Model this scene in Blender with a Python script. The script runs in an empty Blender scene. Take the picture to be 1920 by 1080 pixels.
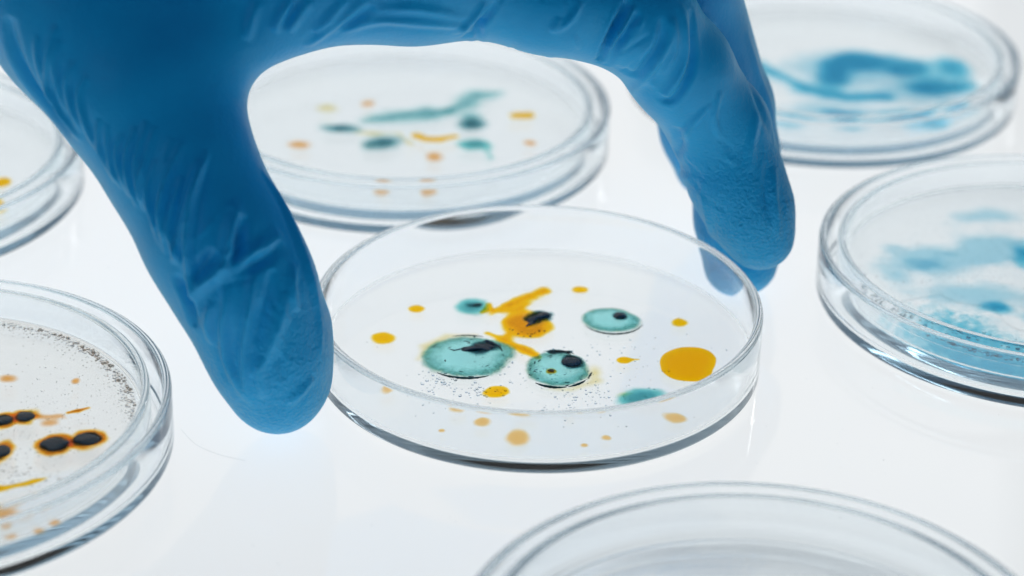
import bpy, bmesh, math, random
import numpy as np
from mathutils import Matrix, Vector

MM = 0.001
scene = bpy.context.scene

# ------------------------------------------------------------------ camera
cam_d = bpy.data.cameras.new("camera")
cam = bpy.data.objects.new("camera", cam_d)
scene.collection.objects.link(cam)
rot = Matrix(((0.999648, -0.024162, 0.010933),
              (0.020819, 0.459589, -0.887888),
              (0.016429, 0.887803, 0.459931)))
cam.matrix_world = Matrix.Translation((0, -0.42998, 0.23871)) @ rot.to_4x4()
cam_d.sensor_width = 36.0
cam_d.lens = 85.21
cam_d.clip_start = 0.02
cam_d.clip_end = 20.0
cam_d.dof.use_dof = True
cam_d.dof.focus_distance = 0.472
cam_d.dof.aperture_fstop = 9.8
cam_d.dof.aperture_blades = 9
scene.camera = cam

# ------------------------------------------------------------------ world
world = bpy.data.worlds.new("World")
scene.world = world
world.use_nodes = True
wbg = world.node_tree.nodes["Background"]
wbg.inputs[0].default_value = (0.24, 0.58, 0.90, 1)
wbg.inputs[1].default_value = 0.15

# ------------------------------------------------------------------ lamps
def area_lamp(name, loc, target, sx, sy, power, color):
    d = bpy.data.lights.new(name, 'AREA')
    d.shape = 'RECTANGLE'
    d.size, d.size_y = sx, sy
    d.energy = power
    d.color = color
    o = bpy.data.objects.new(name, d)
    scene.collection.objects.link(o)
    o.location = loc
    o.rotation_euler = (Vector(target) - Vector(loc)).to_track_quat('-Z', 'Y').to_euler()
    return o

# the light box under the translucent table top
area_lamp("light_box_panel", (-0.06, 0.14, -0.07), (-0.06, 0.14, 1), 0.95, 0.62, 2.75, (1.0, 0.965, 0.922))
# bright lab windows behind the bench, a wide one and a narrow one beside it
area_lamp("window_light", (-0.45, 1.75, 0.95), (-0.2, 0.0, 0.0), 1.9, 1.5, 4.6, (1.0, 0.99, 0.985))
area_lamp("window_light", (0.86, 1.6, 0.95), (0.1, 0.0, 0.0), 0.10, 1.3, 2.6, (1.0, 0.99, 0.98))
# soft light from the front left
area_lamp("soft_light", (-0.9, -1.0, 0.8), (0.0, 0.0, 0.05), 0.9, 0.9, 0.7, (0.95, 0.98, 1.0))

scene.view_settings.view_transform = 'Standard'
scene.view_settings.look = 'None'
scene.view_settings.exposure = 0.0
scene.view_settings.gamma = 1.0
scene.view_settings.use_curve_mapping = False

scene.render.engine = 'CYCLES'
cy = scene.cycles
cy.max_bounces = 34
cy.transmission_bounces = 32
cy.transparent_max_bounces = 24
cy.glossy_bounces = 32
cy.diffuse_bounces = 3
cy.caustics_reflective = True
cy.caustics_refractive = True
cy.blur_glossy = 0.2
cy.sample_clamp_indirect = 6.0
cy.use_denoising = True
try:
    cy.denoiser = 'OPENIMAGEDENOISE'
except Exception:
    pass

# ------------------------------------------------------------------ node helpers
class NT:
    def __init__(self, name):
        self.m = bpy.data.materials.new(name)
        self.m.use_nodes = True
        self.t = self.m.node_tree
        self.t.nodes.clear()
        self.out = self.t.nodes.new('ShaderNodeOutputMaterial')

    def n(self, typ, ins=None, **kw):
        nd = self.t.nodes.new(typ)
        for k, v in kw.items():
            setattr(nd, k, v)
        for k, v in (ins or {}).items():
            self.set(nd.inputs[k], v)
        return nd

    def set(self, sock, v):
        if isinstance(v, bpy.types.NodeSocket):
            self.t.links.new(v, sock)
        elif isinstance(v, bpy.types.Node):
            self.t.links.new(v.outputs[0], sock)
        else:
            if isinstance(v, (tuple, list)) and len(v) == 3 and sock.type == 'RGBA':
                v = (*v, 1)
            sock.default_value = v

    def surf(self, v):
        self.set(self.out.inputs['Surface'], v)

    def vol(self, v):
        self.set(self.out.inputs['Volume'], v)

    def math(self, op, a, b=0.0, c=0.0, clamp=False):
        nd = self.n('ShaderNodeMath', {0: a, 1: b, 2: c}, operation=op, use_clamp=clamp)
        return nd.outputs[0]

    def ramp(self, v, stops, interp='LINEAR'):
        nd = self.n('ShaderNodeValToRGB', {0: v})
        cr = nd.color_ramp
        cr.interpolation = interp
        while len(cr.elements) < len(stops):
            cr.elements.new(0.5)
        for e, (p, c) in zip(cr.elements, stops):
            e.position = p
            e.color = (*c, 1) if len(c) == 3 else c
        return nd.outputs[0]

    def mix(self, fac, a, b):
        nd = self.n('ShaderNodeMixShader', {0: fac, 1: a, 2: b})
        return nd.outputs[0]

    def noise(self, scale, detail=3.0, rough=0.5, coord=None, dist=0.0):
        if coord is None:
            coord = self.n('ShaderNodeTexCoord').outputs['Object']
        return self.n('ShaderNodeTexNoise', {'Vector': coord, 'Scale': scale, 'Detail': detail,
                                             'Roughness': rough, 'Distortion': dist})


def glass_material(name, tint, density):
    t = NT(name)
    g = t.n('ShaderNodeBsdfGlass', {'Color': (0.985, 0.993, 0.997), 'Roughness': 0.0, 'IOR': 1.5})
    t.surf(g)
    t.vol(t.n('ShaderNodeVolumeAbsorption', {'Color': tint, 'Density': density}))
    return t.m


def gel_material(name, tint, bump=0.0, bscale=900.0):
    t = NT(name)
    ins = {'Color': tint, 'Roughness': 0.0, 'IOR': 1.33}
    if bump > 0:
        nz = t.noise(bscale, 4.0, 0.6)
        b = t.n('ShaderNodeBump', {'Strength': bump, 'Distance': 0.0004, 'Height': nz.outputs[0]})
        ins['Normal'] = b
    g = t.n('ShaderNodeBsdfGlass', ins)
    t.surf(g)
    return t.m


def dye_material(name, stops, soft=0.75, edge_noise=0.12, scale=500.0, milk=0.03, opacity=1.0, coat=0.3, blotch=0.5):
    """pigment in gel: colour runs from the middle (0) to the rim (1) of the blot"""
    t = NT(name)
    rho = t.n('ShaderNodeAttribute', attribute_name='rho').outputs['Fac']
    nz = t.noise(scale, 4.0, 0.6)
    d = t.math('MULTIPLY_ADD', t.math('SUBTRACT', nz.outputs[0], 0.5), edge_noise * 2.0, rho)
    alpha = t.n('ShaderNodeMapRange', {'Value': d, 'From Min': soft, 'From Max': 0.985, 'To Min': opacity, 'To Max': 0.0},
                interpolation_type='SMOOTHSTEP').outputs[0]
    nz2 = t.noise(scale * 1.7, 5.0, 0.65, dist=0.6)
    d2 = t.math('MULTIPLY_ADD', t.math('SUBTRACT', nz2.outputs[0], 0.5), blotch, rho)
    col = t.n('ShaderNodeGamma', {'Color': t.ramp(d2, stops), 'Gamma': 0.46}).outputs[0]
    lay = t.mix(milk, t.n('ShaderNodeBsdfTransparent', {'Color': col}).outputs[0],
                t.n('ShaderNodeBsdfTranslucent', {'Color': col}).outputs[0])
    body = t.mix(alpha, t.n('ShaderNodeBsdfTransparent', {'Color': (1, 1, 1)}).outputs[0], lay)
    fr = t.n('ShaderNodeFresnel', {'IOR': 1.33})
    body = t.mix(t.math('MULTIPLY', fr.outputs[0], t.math('MULTIPLY_ADD', t.n('ShaderNodeNewGeometry').outputs['Backfacing'], -coat, coat)), body,
                 t.n('ShaderNodeBsdfGlossy', {'Color': (1, 1, 1), 'Roughness': 0.08}).outputs[0])
    t.surf(body)
    return t.m


def core_material(name, ca, cb):
    t = NT(name)
    nz = t.noise(700.0, 5.0, 0.6)
    col = t.ramp(nz.outputs[0], [(0.3, ca), (0.7, cb)])
    b = t.n('ShaderNodeBump', {'Strength': 0.5, 'Distance': 0.0003, 'Height': t.noise(2500.0, 3.0).outputs[0]})
    p = t.n('ShaderNodeBsdfPrincipled', {'Base Color': col, 'Roughness': 0.22, 'Normal': b})
    t.surf(p)
    return t.m


def table_material():
    t = NT("white acrylic")
    nz = t.noise(14.0, 3.0)
    col = t.ramp(nz.outputs[0], [(0.35, (0.90, 0.915, 0.925)), (0.65, (0.915, 0.925, 0.93))])
    tr = t.n('ShaderNodeBsdfTranslucent', {'Color': col})
    df = t.n('ShaderNodeBsdfDiffuse', {'Color': col})
    base = t.mix(0.35, tr.outputs[0], df.outputs[0])
    fr = t.n('ShaderNodeFresnel', {'IOR': 1.49})
    gl = t.n('ShaderNodeBsdfGlossy', {'Color': (1, 1, 1), 'Roughness': 0.025})
    t.surf(t.mix(fr.outputs[0], base, gl.outputs[0]))
    return t.m


def glove_material():
    t = NT("blue nitrile")
    co = t.n('ShaderNodeTexCoord').outputs['Object']
    grip = t.n('ShaderNodeAttribute', attribute_name='grip').outputs['Fac']
    fine = t.noise(1500.0, 2.0, 0.6, co)
    fine2 = t.noise(620.0, 3.0, 0.6, co)
    soft = t.noise(90.0, 3.0, 0.5, co)
    h = t.math('ADD', t.math('MULTIPLY', fine.outputs[0], t.math('MULTIPLY_ADD', grip, 0.9, 0.16)),
               t.math('MULTIPLY', fine2.outputs[0], t.math('MULTIPLY_ADD', grip, 0.9, 0.1)))
    h = t.math('ADD', h, t.math('MULTIPLY', soft.outputs[0], 0.6))
    b = t.n('ShaderNodeBump', {'Strength': 1.0, 'Distance': 0.0005, 'Height': h})
    col = t.ramp(soft.outputs[0], [(0.3, (0.003, 0.445, 0.91)), (0.7, (0.008, 0.49, 0.96))])
    p = t.n('ShaderNodeBsdfPrincipled', {'Base Color': col, 'Roughness': 0.38, 'IOR': 1.45, 'Specular IOR Level': 0.6, 'Specular Tint': (0.6, 0.85, 1.0, 1), 'Normal': b,
                                         'Sheen Weight': 0.75, 'Sheen Roughness': 0.45, 'Sheen Tint': (0.25, 0.78, 1.0, 1)})
    t.surf(p)
    return t.m


GLASS = glass_material("clear glass", (0.14, 0.50, 0.66), 6.5)
GLASS_OLD = glass_material("greyish clear glass", (0.32, 0.38, 0.40), 15.0)
GEL = gel_material("clear agar", (0.985, 0.99, 0.99))
GEL_WARM = gel_material("cream agar", (0.985, 0.965, 0.945))
GEL_ROUGH = gel_material("rippled agar", (0.985, 0.993, 0.995), 0.35)
TABLE = table_material()
GLOVE = glove_material()

# ------------------------------------------------------------------ mesh helpers
def link(name, me, mat=None, parent=None, smooth=True):
    o = bpy.data.objects.new(name, me)
    scene.collection.objects.link(o)
    if mat:
        me.materials.append(mat)
    if smooth:
        me.polygons.foreach_set('use_smooth', [True] * len(me.polygons))
    if parent:
        o.parent = parent
    return o


def tag(o, label, cat, group=None):
    o['label'] = label
    o['category'] = cat
    if group:
        o['group'] = group
    return o


def arc(cx, cz, r, a0, a1, n):
    return [(cx + r * math.cos(math.radians(a0 + (a1 - a0) * i / n)),
             cz + r * math.sin(math.radians(a0 + (a1 - a0) * i / n))) for i in range(n + 1)]


def lathe(name, prof, n=320, wob=0.0):
    """closed solid of revolution; prof in mm from the axis bottom to the axis top"""
    prof = [p for i, p in enumerate(prof) if i == 0 or math.dist(p, prof[i - 1]) > 1e-5]
    V, Fc = [], []
    rings = []
    for (r, z) in prof:
        if r < 1e-6:
            rings.append([len(V)])
            V.append((0, 0, z * MM))
        else:
            s = len(V)
            for i in range(n):
                a = 2 * math.pi * i / n
                rr = r * (1 + wob * (math.sin(3 * a + .7) + .6 * math.sin(7 * a + 2.1) + .4 * math.sin(13 * a)))
                V.append((rr * math.cos(a) * MM, rr * math.sin(a) * MM, z * MM))
            rings.append(list(range(s, s + n)))
    for A, B in zip(rings[:-1], rings[1:]):
        for i in range(n):
            j = (i + 1) % n
            if len(A) == 1:
                Fc.append((A[0], B[j], B[i]))
            elif len(B) == 1:
                Fc.append((A[i], A[j], B[0]))
            else:
                Fc.append((A[i], A[j], B[j], B[i]))
    me = bpy.data.meshes.new(name)
    me.from_pydata(V, [], Fc)
    me.update()
    return me


def vessel_profile(R, H, wall, floor, foot=1.1, inner=1.4, z0=0.06):
    rr = wall / 2
    p = [(0, z0 + 0.10), (R - 6, z0 + 0.10), (R - 4.5, z0)]
    p += arc(R - foot, z0 + foot, foot, -90, 0, 8)
    p += [(R, z0 + H * 0.5)]
    p += arc(R - rr, z0 + H - rr, rr, 0, 180, 12)
    p += [(R - wall, z0 + H * 0.5)]
    p += arc(R - wall - inner, z0 + floor + inner, inner, 0, -90, 8)
    p += [(R * 0.5, z0 + floor), (0, z0 + floor)]
    return p


def gel_profile(R, z0, depth, meniscus=0.07):
    """top surface of the gel, drawn a little up the wall it wets and sunk into the glass at the rim"""
    zt = z0 + depth
    return [(R + 0.4, z0 + 0.3), (R + 0.4, zt + meniscus), (R, zt + meniscus), (R - 0.25, zt + meniscus * .6), (R - 0.7, zt + meniscus * .22),
            (R - 1.4, zt + meniscus * .04), (R - 2.4, zt), (R * .6, zt), (R * .3, zt), (0, zt)]


# ------------------------------------------------------------------ light table
def build_table():
    me = bpy.data.meshes.new("light_table")
    bm = bmesh.new()
    x0, x1, y0, y1 = -0.75, 0.75, -0.40, 0.75
    t = 0.0
    vs = [bm.verts.new(v) for v in ((x0, y0, t), (x1, y0, t), (x1, y1, t), (x0, y1, t))]
    bm.faces.new(vs)
    bm.to_mesh(me)
    bm.free()
    o = link("light_table", me, TABLE, smooth=False)
    o['kind'] = 'structure'
    o['label'] = "backlit white acrylic light table top under the dishes"


build_table()

# ------------------------------------------------------------------ dishes
def make_dish(loc, R, H, label, z=0.0, wall=1.75, floor=2.0, gel=GEL, depth=2.0, group=None, glass=None):
    root = bpy.data.objects.new("petri_dish", None)
    scene.collection.objects.link(root)
    root.location = (loc[0] * MM, loc[1] * MM, z * MM)
    tag(root, label, "petri dish", group)
    link("glass_body", lathe("glass_body", vessel_profile(R, H, wall, floor)), glass or GLASS, root)
    ag = None
    if gel:
        ag = link("agar_gel", lathe("agar_gel", gel_profile(R - wall, 0.06 + floor, depth)), gel, root)
    root['top'] = 0.06 + floor + depth
    return root


def make_lid(loc, R, H, label):  # the lid of a petri dish, upturned, with the dish standing in it
    o = link("upturned_lid", lathe("upturned_lid", vessel_profile(R, H, 1.7, 1.8, foot=1.6, inner=1.8)), GLASS)
    o.location = (loc[0] * MM, loc[1] * MM, 0)
    tag(o, label, "petri lid", "upturned lids under the petri dishes")
    return o


def blob(name, parent, cx, cy, rx, ry, h, mat, seed=0, irr=0.1, rot=0.0, power=2.0, dz=0.03, nr=8, na=36, tail=None, smooth_n=4):
    """a low dome of pigmented gel with an uneven outline; closed underneath"""
    rnd = random.Random(seed * 7 + 3)
    har = [(k, rnd.uniform(-1, 1) / k ** 0.8, rnd.uniform(0, 6.28)) for k in range(2, 2 + smooth_n)]
    top = parent['top']
    cr, sr = math.cos(rot), math.sin(rot)
    V, rho, Fc = [(cx * MM, cy * MM, (top + dz + h) * MM)], [0.0], []
    for i in range(1, nr + 1):
        q = 1 - (1 - i / nr) ** 1.4
        for j in range(na):
            a = 2 * math.pi * j / na
            m = 1 + irr * sum(A * math.sin(k * a + ph) for k, A, ph in har)
            if tail:
                m += tail[1] * max(0, math.cos(a - tail[0])) ** 10
            x, y = rx * m * q * math.cos(a), ry * m * q * math.sin(a)
            V.append(((cx + x * cr - y * sr) * MM, (cy + x * sr + y * cr) * MM, (top + dz + h * (1 - q ** power)) * MM))
            rho.append(q)
    for j in range(na):
        Fc.append((0, 1 + j, 1 + (j + 1) % na))
    for i in range(nr - 1):
        for j in range(na):
            k = (j + 1) % na
            Fc.append((1 + i * na + j, 1 + (i + 1) * na + j, 1 + (i + 1) * na + k, 1 + i * na + k))
    Fc.append(tuple(1 + (nr - 1) * na + j for j in range(na - 1, -1, -1)))
    me = bpy.data.meshes.new(name)
    me.from_pydata(V, [], Fc)
    at = me.attributes.new('rho', 'FLOAT', 'POINT')
    at.data.foreach_set('value', rho)
    o = link(name, me, mat, parent)
    o['top'] = top + dz
    return o


def wave_noise(x, y, seed, scale):
    rnd = random.Random(seed)
    o = np.zeros_like(x)
    for k in range(9):
        f = scale * rnd.uniform(0.5, 2.2)
        a = rnd.uniform(0, 6.28)
        o += np.sin(f * (x * math.cos(a) + y * math.sin(a)) + rnd.uniform(0, 6.28)) / (f / scale)
    return o / 4.0


def patch(name, parent, shapes, mat, h=0.25, soft=2.0, seed=1, rough=0.35, nscale=1.6, cell=0.22, blend=1.2, dz=0.03):
    """pigment patch of free outline: smooth union of discs (x, y, rx, ry, rot) and strokes [(x, y, r), ...]"""
    top = parent['top']
    bx = []
    for s in shapes:
        if isinstance(s, list):
            for (x, y, r) in s:
                bx += [(x - r, y - r), (x + r, y + r)]
        else:
            m = max(s[2], s[3])
            bx += [(s[0] - m, s[1] - m), (s[0] + m, s[1] + m)]
    bx = np.array(bx)
    pad = 2 * rough + .6
    lo, hi = bx.min(0) - pad, bx.max(0) + pad
    gx, gy = np.arange(lo[0], hi[0], cell), np.arange(lo[1], hi[1], cell)
    X, Y = np.meshgrid(gx, gy, indexing='ij')
    sd = None
    for s in shapes:
        if isinstance(s, list):
            d = None
            for (x0, y0, r0), (x1, y1, r1) in zip(s[:-1], s[1:]):
                bxx, byy = x1 - x0, y1 - y0
                t = np.clip(((X - x0) * bxx + (Y - y0) * byy) / (bxx * bxx + byy * byy), 0, 1)
                q = np.hypot(X - x0 - t * bxx, Y - y0 - t * byy) - (r0 + (r1 - r0) * t)
                d = q if d is None else np.minimum(d, q)
        else:
            x0, y0, rx, ry = s[:4]
            a = s[4] if len(s) > 4 else 0.0
            u = ((X - x0) * math.cos(a) + (Y - y0) * math.sin(a)) / rx
            v = (-(X - x0) * math.sin(a) + (Y - y0) * math.cos(a)) / ry
            d = (np.hypot(u, v) - 1) * min(rx, ry)
        if sd is None:
            sd = d
        else:
            hh = np.clip(blend - np.abs(sd - d), 0, None) / blend
            sd = np.minimum(sd, d) - hh * hh * blend * .25
    sd = sd + rough * wave_noise(X, Y, seed, nscale)
    rho = np.clip(1 + sd / soft, 0, 1.0)
    ins = sd < 0
    cellin = ins[:-1, :-1] | ins[1:, :-1] | ins[:-1, 1:] | ins[1:, 1:]
    I = np.argwhere(cellin)
    ny = len(gy)
    q = np.stack([I[:, 0] * ny + I[:, 1], (I[:, 0] + 1) * ny + I[:, 1], (I[:, 0] + 1) * ny + I[:, 1] + 1, I[:, 0] * ny + I[:, 1] + 1], 1)
    used, inv = np.unique(q, return_inverse=True)
    q = inv.reshape(-1, 4)
    R = rho.ravel()[used]
    x, y = X.ravel()[used], Y.ravel()[used]
    zt = top + dz + 0.01 + h * (1 - R * R)
    V = np.concatenate([np.stack([x, y, zt], 1), np.stack([x, y, np.full_like(x, top + dz)], 1)]) * MM
    Fc = np.concatenate([q, q[:, ::-1] + len(x)])
    me = bpy.data.meshes.new(name)
    me.from_pydata(V.tolist(), [], Fc.tolist())
    at = me.attributes.new('rho', 'FLOAT', 'POINT')
    at.data.foreach_set('value', np.concatenate([R, R]).astype(np.float32))
    o = link(name, me, mat, parent)
    o['top'] = top + dz
    return o


def dye_band(parent, a0, a1, r0, r1, z0, z1, mat, seed):
    """dye standing in the gel along the wall: a curved slab"""
    rnd = random.Random(seed)
    na, nr = 40, 8
    V, rho, Fc = [], [], []
    for lev in (0, 1):
        for i in range(na + 1):
            u = i / na
            a = math.radians(a0 + (a1 - a0) * u)
            rin = r0 + 2.5 * math.sin(u * 9 + seed) + 1.5 * math.sin(u * 21)
            for j in range(nr + 1):
                w = j / nr
                r = rin + (r1 - rin) * w
                e = max(abs(2 * u - 1) ** 2, (1 - w) ** 1.2)
                zz = (z0, z1 + 0.15 * math.sin(u * 30) * math.sin(w * 7))[lev]
                V.append((r * math.cos(a) * MM, r * math.sin(a) * MM, zz * MM))
                rho.append(e)
    s1 = (na + 1) * (nr + 1)
    def I(l, i, j):
        return l * s1 + i * (nr + 1) + j
    for i in range(na):
        for j in range(nr):
            Fc.append((I(1, i, j), I(1, i, j + 1), I(1, i + 1, j + 1), I(1, i + 1, j)))
            Fc.append((I(0, i, j), I(0, i + 1, j), I(0, i + 1, j + 1), I(0, i, j + 1)))
        Fc.append((I(0, i, nr), I(0, i + 1, nr), I(1, i + 1, nr), I(1, i, nr)))
        Fc.append((I(0, i, 0), I(1, i, 0), I(1, i + 1, 0), I(0, i + 1, 0)))
    for j in range(nr):
        Fc.append((I(0, 0, j), I(0, 0, j + 1), I(1, 0, j + 1), I(1, 0, j)))
        Fc.append((I(0, na, j), I(1, na, j), I(1, na, j + 1), I(0, na, j + 1)))
    me = bpy.data.meshes.new("dye_cloud")
    me.from_pydata(V, [], Fc)
    at = me.attributes.new('rho', 'FLOAT', 'POINT')
    at.data.foreach_set('value', rho)
    o = link("dye_cloud", me, mat, parent)
    o['top'] = z1
    return o


def lump(name, parent, cx, cy, rx, ry, h, mat, seed, rot=0.0, dz=0.0, fold=0.35, ribs=None):
    """dark folded growth standing on a colony"""
    rnd = random.Random(seed)
    bm = bmesh.new()
    bmesh.ops.create_icosphere(bm, subdivisions=4, radius=1)
    ks = [(Vector((rnd.uniform(-1, 1), rnd.uniform(-1, 1), rnd.uniform(-.6, .6))) * rnd.uniform(2, 5), rnd.uniform(0, 6.28)) for _ in range(7)]
    top = parent['top']
    cr, sr = math.cos(rot), math.sin(rot)
    for v in bm.verts:
        d = v.co.copy()
        s = sum(math.sin(k.dot(d) + ph) for k, ph in ks) / 7
        m = 1 + fold * s
        x, y, z = d.x * rx * m, d.y * ry * m, d.z * h * (1 + fold * 1.4 * s)
        z = max(z, -0.1 * h)
        v.co = ((cx + x * cr - y * sr) * MM, (cy + x * sr + y * cr) * MM, (top + dz + z) * MM)
    me = bpy.data.meshes.new(name)
    bm.to_mesh(me)
    bm.free()
    return link(name, me, mat, parent)


def strand(name, parent, pts, rad, mat, dz=0.3):
    """thin curved film edge: tube along points (mm), tapered to the ends"""
    top = parent['top']
    V, Fc = [], []
    P = [Vector((x, y, top + dz)) for x, y in pts]
    n = 8
    L = len(P)
    for i, c in enumerate(P):
        t = (P[min(i + 1, L - 1)] - P[max(i - 1, 0)]).normalized()
        s = Vector((-t.y, t.x, 0))
        w = rad * (0.25 + 0.75 * math.sin(math.pi * (i + .3) / (L - .4))) * (1 + .15 * math.sin(i * 2.3))
        for j in range(n):
            a = 2 * math.pi * j / n
            q = c + s * (w * math.cos(a)) + Vector((0, 0, 0.6 * w * math.sin(a)))
            V.append(q * MM)
    for i in range(L - 1):
        for j in range(n):
            k = (j + 1) % n
            Fc.append((i * n + j, i * n + k, (i + 1) * n + k, (i + 1) * n + j))
    Fc.append(tuple(range(n - 1, -1, -1)))
    Fc.append(tuple((L - 1) * n + j for j in range(n)))
    me = bpy.data.meshes.new(name)
    me.from_pydata(V, [], Fc)
    return link(name, me, mat, parent)


def ell(cx, cy, rx, ry, a0, a1, n=14, wob=0.0, seed=1):
    rnd = random.Random(seed)
    return [(cx + rx * (1 + wob * rnd.uniform(-1, 1)) * math.cos(math.radians(a0 + (a1 - a0) * i / n)),
             cy + ry * (1 + wob * rnd.uniform(-1, 1)) * math.sin(math.radians(a0 + (a1 - a0) * i / n))) for i in range(n + 1)]


def bubbles(parent, spots, mat, seg=10, rings=5, name="bubbles"):
    """tiny domes standing on the gel, one joined part"""
    top = parent['top']
    V, Fc = [], []
    for (x, y, r) in spots:
        s = len(V)
        for i in range(rings):
            a = math.radians(-20 + (100) * i / (rings - 1) * 0.98)
            for j in range(seg):
                b = 2 * math.pi * j / seg
                V.append(((x + r * math.cos(a) * math.cos(b)) * MM, (y + r * math.cos(a) * math.sin(b)) * MM,
                          (top + 0.02 + r * (math.sin(a) + .36)) * MM))
        V.append((x * MM, y * MM, (top + 0.02 + r * 1.36) * MM))
        for i in range(rings - 1):
            for j in range(seg):
                k = (j + 1) % seg
                Fc.append((s + i * seg + j, s + i * seg + k, s + (i + 1) * seg + k, s + (i + 1) * seg + j))
        e = s + (rings - 1) * seg
        for j in range(seg):
            Fc.append((e + j, e + (j + 1) % seg, s + rings * seg))
        Fc.append(tuple(s + j for j in range(seg - 1, -1, -1)))
    me = bpy.data.meshes.new(name)
    me.from_pydata(V, [], Fc)
    o = link(name, me, mat, parent)
    o['kind'] = 'stuff'
    return o


# pigments -------------------------------------------------------------
YEL = dye_material("yellow pigment", [(0.0, (1.0, 0.50, 0.0002)), (0.6, (1.0, 0.56, 0.0003)), (1.0, (1.0, 0.66, 0.03))], soft=0.62, scale=450)
YEL_HAZED = dye_material("yellow pigment with glass haze", [(0.0, (0.97, 0.52, 0.10)), (0.6, (0.98, 0.60, 0.18)), (1.0, (1.0, 0.78, 0.45))], soft=0.45, scale=450)  # yellow pigment with the front wall's reflection haze painted into its colour
ORG = dye_material("orange pigment", [(0.0, (1.0, 0.44, 0.0001)), (0.7, (1.0, 0.50, 0.0001)), (1.0, (1.0, 0.52, 0.004))], soft=0.88, edge_noise=0.04, scale=300)
CREAM = dye_material("cream pigment", [(0.0, (0.90, 0.78, 0.35)), (1.0, (0.97, 0.93, 0.75))], soft=0.2, scale=250)
TEAL = dye_material("teal pigment", [(0.0, (0.34, 0.79, 0.80)), (0.35, (0.36, 0.82, 0.82)), (0.58, (0.20, 0.58, 0.57)), (0.80, (0.07, 0.32, 0.28)), (1.0, (0.42, 0.62, 0.44))], soft=0.74, edge_noise=0.12, scale=380, coat=0.7, blotch=0.85)
TEAL_SOFT = dye_material("soft teal pigment", [(0.0, (0.07, 0.36, 0.40)), (0.5, (0.16, 0.62, 0.62)), (1.0, (0.45, 0.85, 0.80))], soft=0.4, edge_noise=0.2, scale=350)
DEEP = dye_material("deep teal pigment", [(0.0, (0.03, 0.15, 0.20)), (0.5, (0.09, 0.34, 0.38)), (1.0, (0.4, 0.7, 0.7))], soft=0.15, edge_noise=0.15, scale=350)
AMBER = dye_material("amber pigment", [(0.0, (0.80, 0.30, 0.002)), (0.3, (0.98, 0.44, 0.001)), (0.7, (1.0, 0.56, 0.001)), (1.0, (1.0, 0.72, 0.02))], soft=0.55, edge_noise=0.2, scale=420, blotch=0.9)
PALE_OR = dye_material("pale orange pigment", [(0.0, (0.9, 0.42, 0.08)), (1.0, (0.97, 0.72, 0.5))], soft=0.3, edge_noise=0.2, scale=350)
RUST = dye_material("rust halo pigment", [(0.0, (0.30, 0.07, 0.004)), (0.45, (0.75, 0.22, 0.004)), (0.7, (0.95, 0.45, 0.004)), (1.0, (1.0, 0.72, 0.12))], soft=0.45, edge_noise=0.25, scale=420, blotch=0.6)
SMUDGE = dye_material("dark stain", [(0.0, (0.003, 0.02, 0.035)), (0.5, (0.012, 0.06, 0.085)), (1.0, (0.10, 0.34, 0.34))], soft=0.25, edge_noise=0.35, scale=500, blotch=0.5)
BLUE = dye_material("blue dye", [(0.0, (0.05, 0.42, 0.64)), (0.5, (0.12, 0.60, 0.80)), (1.0, (0.4, 0.78, 0.9))], soft=0.2, edge_noise=0.35, scale=150, blotch=0.7)
BLUE_WALL = dye_material("strong blue dye", [(0.0, (0.02, 0.40, 0.62)), (0.5, (0.06, 0.52, 0.72)), (1.0, (0.35, 0.75, 0.88))], soft=0.1, edge_noise=1.0, scale=420, blotch=1.2)
BLUE_PALE = dye_material("pale blue dye", [(0.0, (0.45, 0.76, 0.88)), (1.0, (0.7, 0.88, 0.94))], soft=0.1, edge_noise=0.5, scale=220)
TEAL_GREY = dye_material("grey teal pigment", [(0.0, (0.16, 0.44, 0.48)), (0.5, (0.26, 0.62, 0.64)), (1.0, (0.6, 0.85, 0.84))], soft=0.15, edge_noise=0.25, scale=250)
NAVY = core_material("navy growth", (0.004, 0.008, 0.016), (0.012, 0.03, 0.06))
BLACK = core_material("black growth", (0.003, 0.004, 0.008), (0.01, 0.014, 0.022))
BROWN = core_material("brown growth", (0.03, 0.012, 0.002), (0.12, 0.05, 0.004))
GREEN_EDGE = core_material("dark green film", (0.003, 0.03, 0.028), (0.012, 0.09, 0.08))

# ------------------------------------------------------------------ centre dish
RND = random.Random(5)
c0 = make_dish((0, 0), 45.0, 13.36, "open glass petri dish held between gloved thumb and fingers, with teal and yellow colonies", glass=GLASS_OLD, floor=1.8, depth=1.2)

def colony(parent, *a, **k):
    return blob("colony", parent, *a, **k)

def spot(parent, x, y, rx, ry, mat=None, seed=1, h=0.22, rough=0.16, dz=0.03, rot=0.0, soft=None):
    return patch("colony", parent, [(x, y, rx, ry, rot)], mat or YEL, h, soft or min(rx, ry) * .95, seed, min(rough, 0.13 * min(rx, ry)), 2.2 / math.sqrt(min(rx, ry)), max(0.1, min(rx, ry) / 12), dz=dz)


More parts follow.
